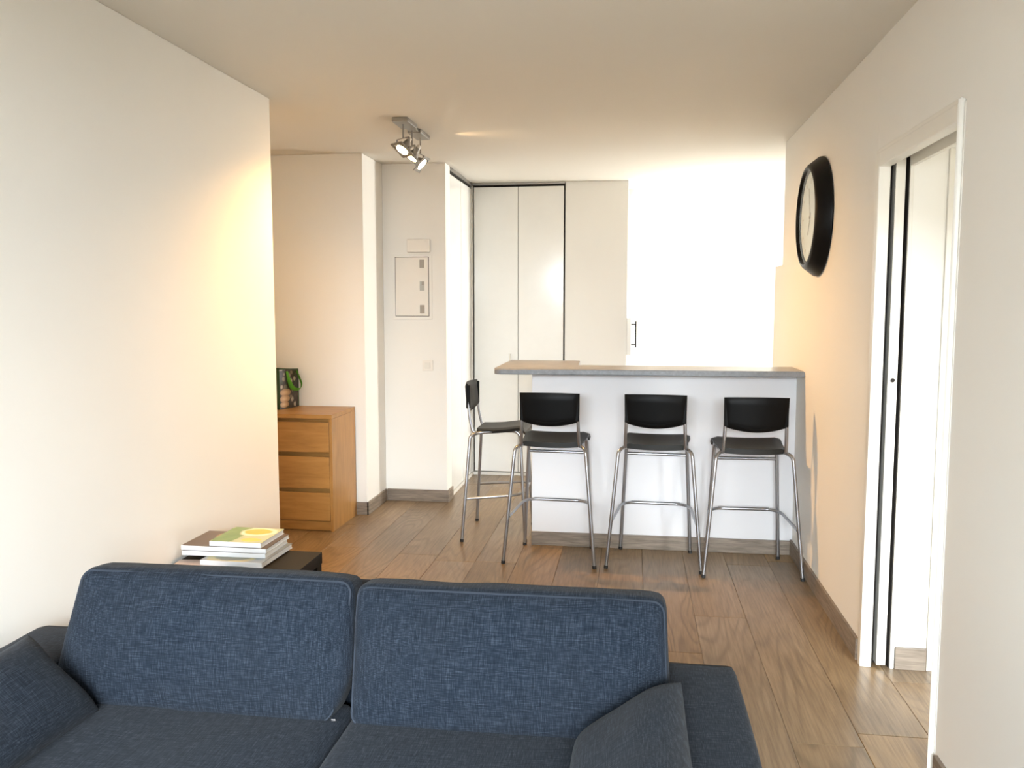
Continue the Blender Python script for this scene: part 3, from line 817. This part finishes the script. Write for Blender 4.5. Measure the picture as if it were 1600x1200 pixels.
box('chime_body', -0.088, 0.088, -0.042, -0.0005, 0, 0.100, 'white_plastic', dc, 0.008, 3)
box('push_pin', 0.052, 0.064, -0.044, -0.041, 0.078, 0.086, 'white_trim', dc, 0.001)
sw = tag(empty('light_switch', (-1.552, FY, 1.016)), 'square white light switch low on the column', 'switch')
box('plate', -0.042, 0.042, -0.011, -0.0005, 0, 0.082, 'white_plastic', sw, 0.004, 3)
box('rocker', -0.022, 0.022, -0.016, -0.010, 0.019, 0.063, 'white_trim', sw, 0.003)

# ================================================================== SOFA
sofa = tag(empty('sofa', (-0.755, 1.85, 0)), 'dark blue-grey fabric two-seat sofa with loose back cushions and low arms', 'sofa')
def spart(name, bm, mat, x, y, z, rot=(0, 0, 0), par=None):
    return mesh_obj(name, bm, mat, par or sofa, (x + 0.755, y - 1.85, z), rot, smooth=True)
spart('arm', cushion_bm(0.245, 0.92, 0.47, 0.022, (0, 0, 0.004), 0.003, 12, 1.1), 'sofa_fabric', 0.168, 1.855, 0.06)
spart('arm', cushion_bm(0.245, 0.92, 0.47, 0.022, (0, 0, 0.004), 0.003, 12, 2.3), 'sofa_fabric', -1.682, 1.855, 0.06)
spart('back_frame', cushion_bm(1.60, 0.13, 0.665, 0.030, (0, 0, 0), 0.003, 12, 3.1), 'sofa_fabric', -0.757, 2.250, 0.06)
spart('seat_base', cushion_bm(1.60, 0.80, 0.20, 0.02, (0, 0, 0), 0.002, 8, 4.0), 'sofa_fabric', -0.757, 1.80, 0.06)
for x, w, sd in ((-1.142, 0.828, 5.0), (-0.330, 0.792, 6.2)):
    spart('seat_cushion', cushion_bm(w, 0.80, 0.175, 0.035, (0, 0, 0.012), 0.004, 14, sd), 'sofa_fabric', x, 1.74, 0.262)
# back cushions, leaning on the back frame
def back_cushion(x, w, h, y, z, tilt, sd, tapl, tapr, cut):
    d, r = 0.120, 0.030
    def deform(q):
        zn = max(0.0, min(1.0, q.z / h)); u = q.x / (w / 2)
        q = q.copy()
        if u < 0: q.x *= 1 - tapl * zn
        else: q.x *= 1 - tapr * zn
        if cut and u > 0: q.x -= cut * u ** 3 * max(0.0, (0.42 - zn) / 0.42) ** 1.6
        q.y += 0.018 * zn * zn
        return q
    bm = cushion_bm(w, d, h, r, (0.004, 0.040, 0.006), 0.006, 22, sd)
    for v in bm.verts: v.co = deform(v.co)
    o = spart('back_cushion', bm, 'sofa_fabric', x, y, z, (R(tilt), 0, 0))
    hw, hh, ins = w / 2 - 0.006, h / 2 - 0.006, 0.030
    path = []
    for (sx, sz, a0) in ((1, 1, 0), (-1, 1, 90), (-1, -1, 180), (1, -1, 270)):
        for k_ in range(7):
            a = R(a0 + 90 * k_ / 6)
            path.append(deform(Vector((sx * (hw - ins) + ins * math.cos(a), -d / 2 + 0.009, h / 2 + sz * (hh - ins) + ins * math.sin(a)))))
    dense = []
    for i in range(len(path)):
        p, q = path[i], path[(i + 1) % len(path)]
        n_ = max(1, int((q - p).length / 0.03))
        dense += [p.lerp(q, j / n_) for j in range(n_)]
    tube('piping', dense, 0.0032, 'piping_fabric', o, 6, closed=True)
    return o
back_cushion(-1.144, 0.850, 0.372, 2.062, 0.420, -8.0, 7.7, 0.185, 0.0, 0.055)
back_cushion(-0.306, 0.816, 0.362, 2.062, 0.420, -7.0, 9.1, 0.015, 0.03, 0.0)
for x in (-1.70, 0.19):
    for y in (1.46, 2.24): lathe('leg', [(0, 0), (0.018, 0), (0.025, 0.065), (0, 0.065)], 'black_plastic', sofa, 16, None, (x + 0.755, y - 1.85, 0))
t_ = box('zip_pull', -0.006, 0.006, -0.003, 0.003, -0.003, 0.003, 'steel', sofa, 0.001, loc=(-0.745 + 0.755, 1.985 - 1.85, 0.456))

# loose arm cushions
def arm_cushion(label, cx, cy, cz, rot, w, h, t, sd):
    bm = pillow_bm(w, h, t, 26, sd)
    o = mesh_obj('arm_cushion', bm, 'sofa_fabric', None, (cx, cy, cz), rot, smooth=True)
    return tag(o, label, 'cushion', 'loose cushions against the sofa arms')
arm_cushion('dark grey loose cushion leaning on the right sofa arm', 0.002, 1.70, 0.528, (0, R(-36), 0), 0.30, 0.56, 0.15, 3.3)
arm_cushion('dark grey loose cushion leaning on the left sofa arm by the wall', -1.490, 1.70, 0.535, (0, R(45), 0), 0.28, 0.56, 0.15, 8.3)

# ================================================================== BLACK SIDE TABLE
tb = tag(empty('side_table', (-1.595, 3.145, 0)), 'black square side table behind the sofa, carrying a pile of books', 'table')
box('table_top', -0.272, 0.275, -0.275, 0.275, 0.40, 0.45, 'table_black', tb, 0.0015)
for sx in (-1, 1):
    for sy in (-1, 1):
        box('leg', *sorted((sx * 0.2715, sx * 0.2215)), *sorted((sy * 0.274, sy * 0.224)), 0, 0.40, 'table_black', tb, 0.001)

# ================================================================== BOOKS on the table
def book(label, cx, cy, z, w, d, t, rotz, cov, spine='spine_white', soft=True):
    b = tag(empty('book', (cx, cy, z), R(rotz)), label, 'book', 'books piled on the black side table')
    box('page_block', -w / 2 + 0.003, w / 2 - 0.003, -d / 2 + 0.001, d / 2 - 0.003, 0.0012, t - 0.0012, 'paper', b)
    box('cover', -w / 2, w / 2, -d / 2, d / 2, t - 0.0014, t, cov, b)
    box('cover', -w / 2, w / 2, -d / 2, d / 2, 0, 0.0014, 'spine_white', b)
    box('spine', -w / 2, w / 2, -d / 2 - 0.0012, -d / 2 + 0.0008, 0, t, spine, b, 0.0004)
    return b
book('pale pink thin magazine under the left of the book pile', -1.735, 3.085, 0.450, 0.22, 0.28, 0.006, 6, 'cover_pink')
book('thin cream booklet peeking out under the front of the pile', -1.46, 3.035, 0.450, 0.13, 0.16, 0.005, -8, 'cover_cream')
book('large grey-covered book at the bottom of the pile, jutting out right', -1.602, 3.300, 0.4562, 0.270, 0.29, 0.020, -1.5, 'cover_grey')
book('white-spined book second from the bottom of the pile', -1.668, 3.330, 0.4766, 0.365, 0.235, 0.0185, 0.5, 'cover_brown')
book('brown-covered wide book under the lemon cookbook', -1.670, 3.338, 0.4955, 0.375, 0.235, 0.0185, -0.5, 'cover_brown')
book('small lemon-covered cookbook on top of the pile', -1.622, 3.345, 0.5144, 0.228, 0.228, 0.0200, -1.0, 'cover_lemon')
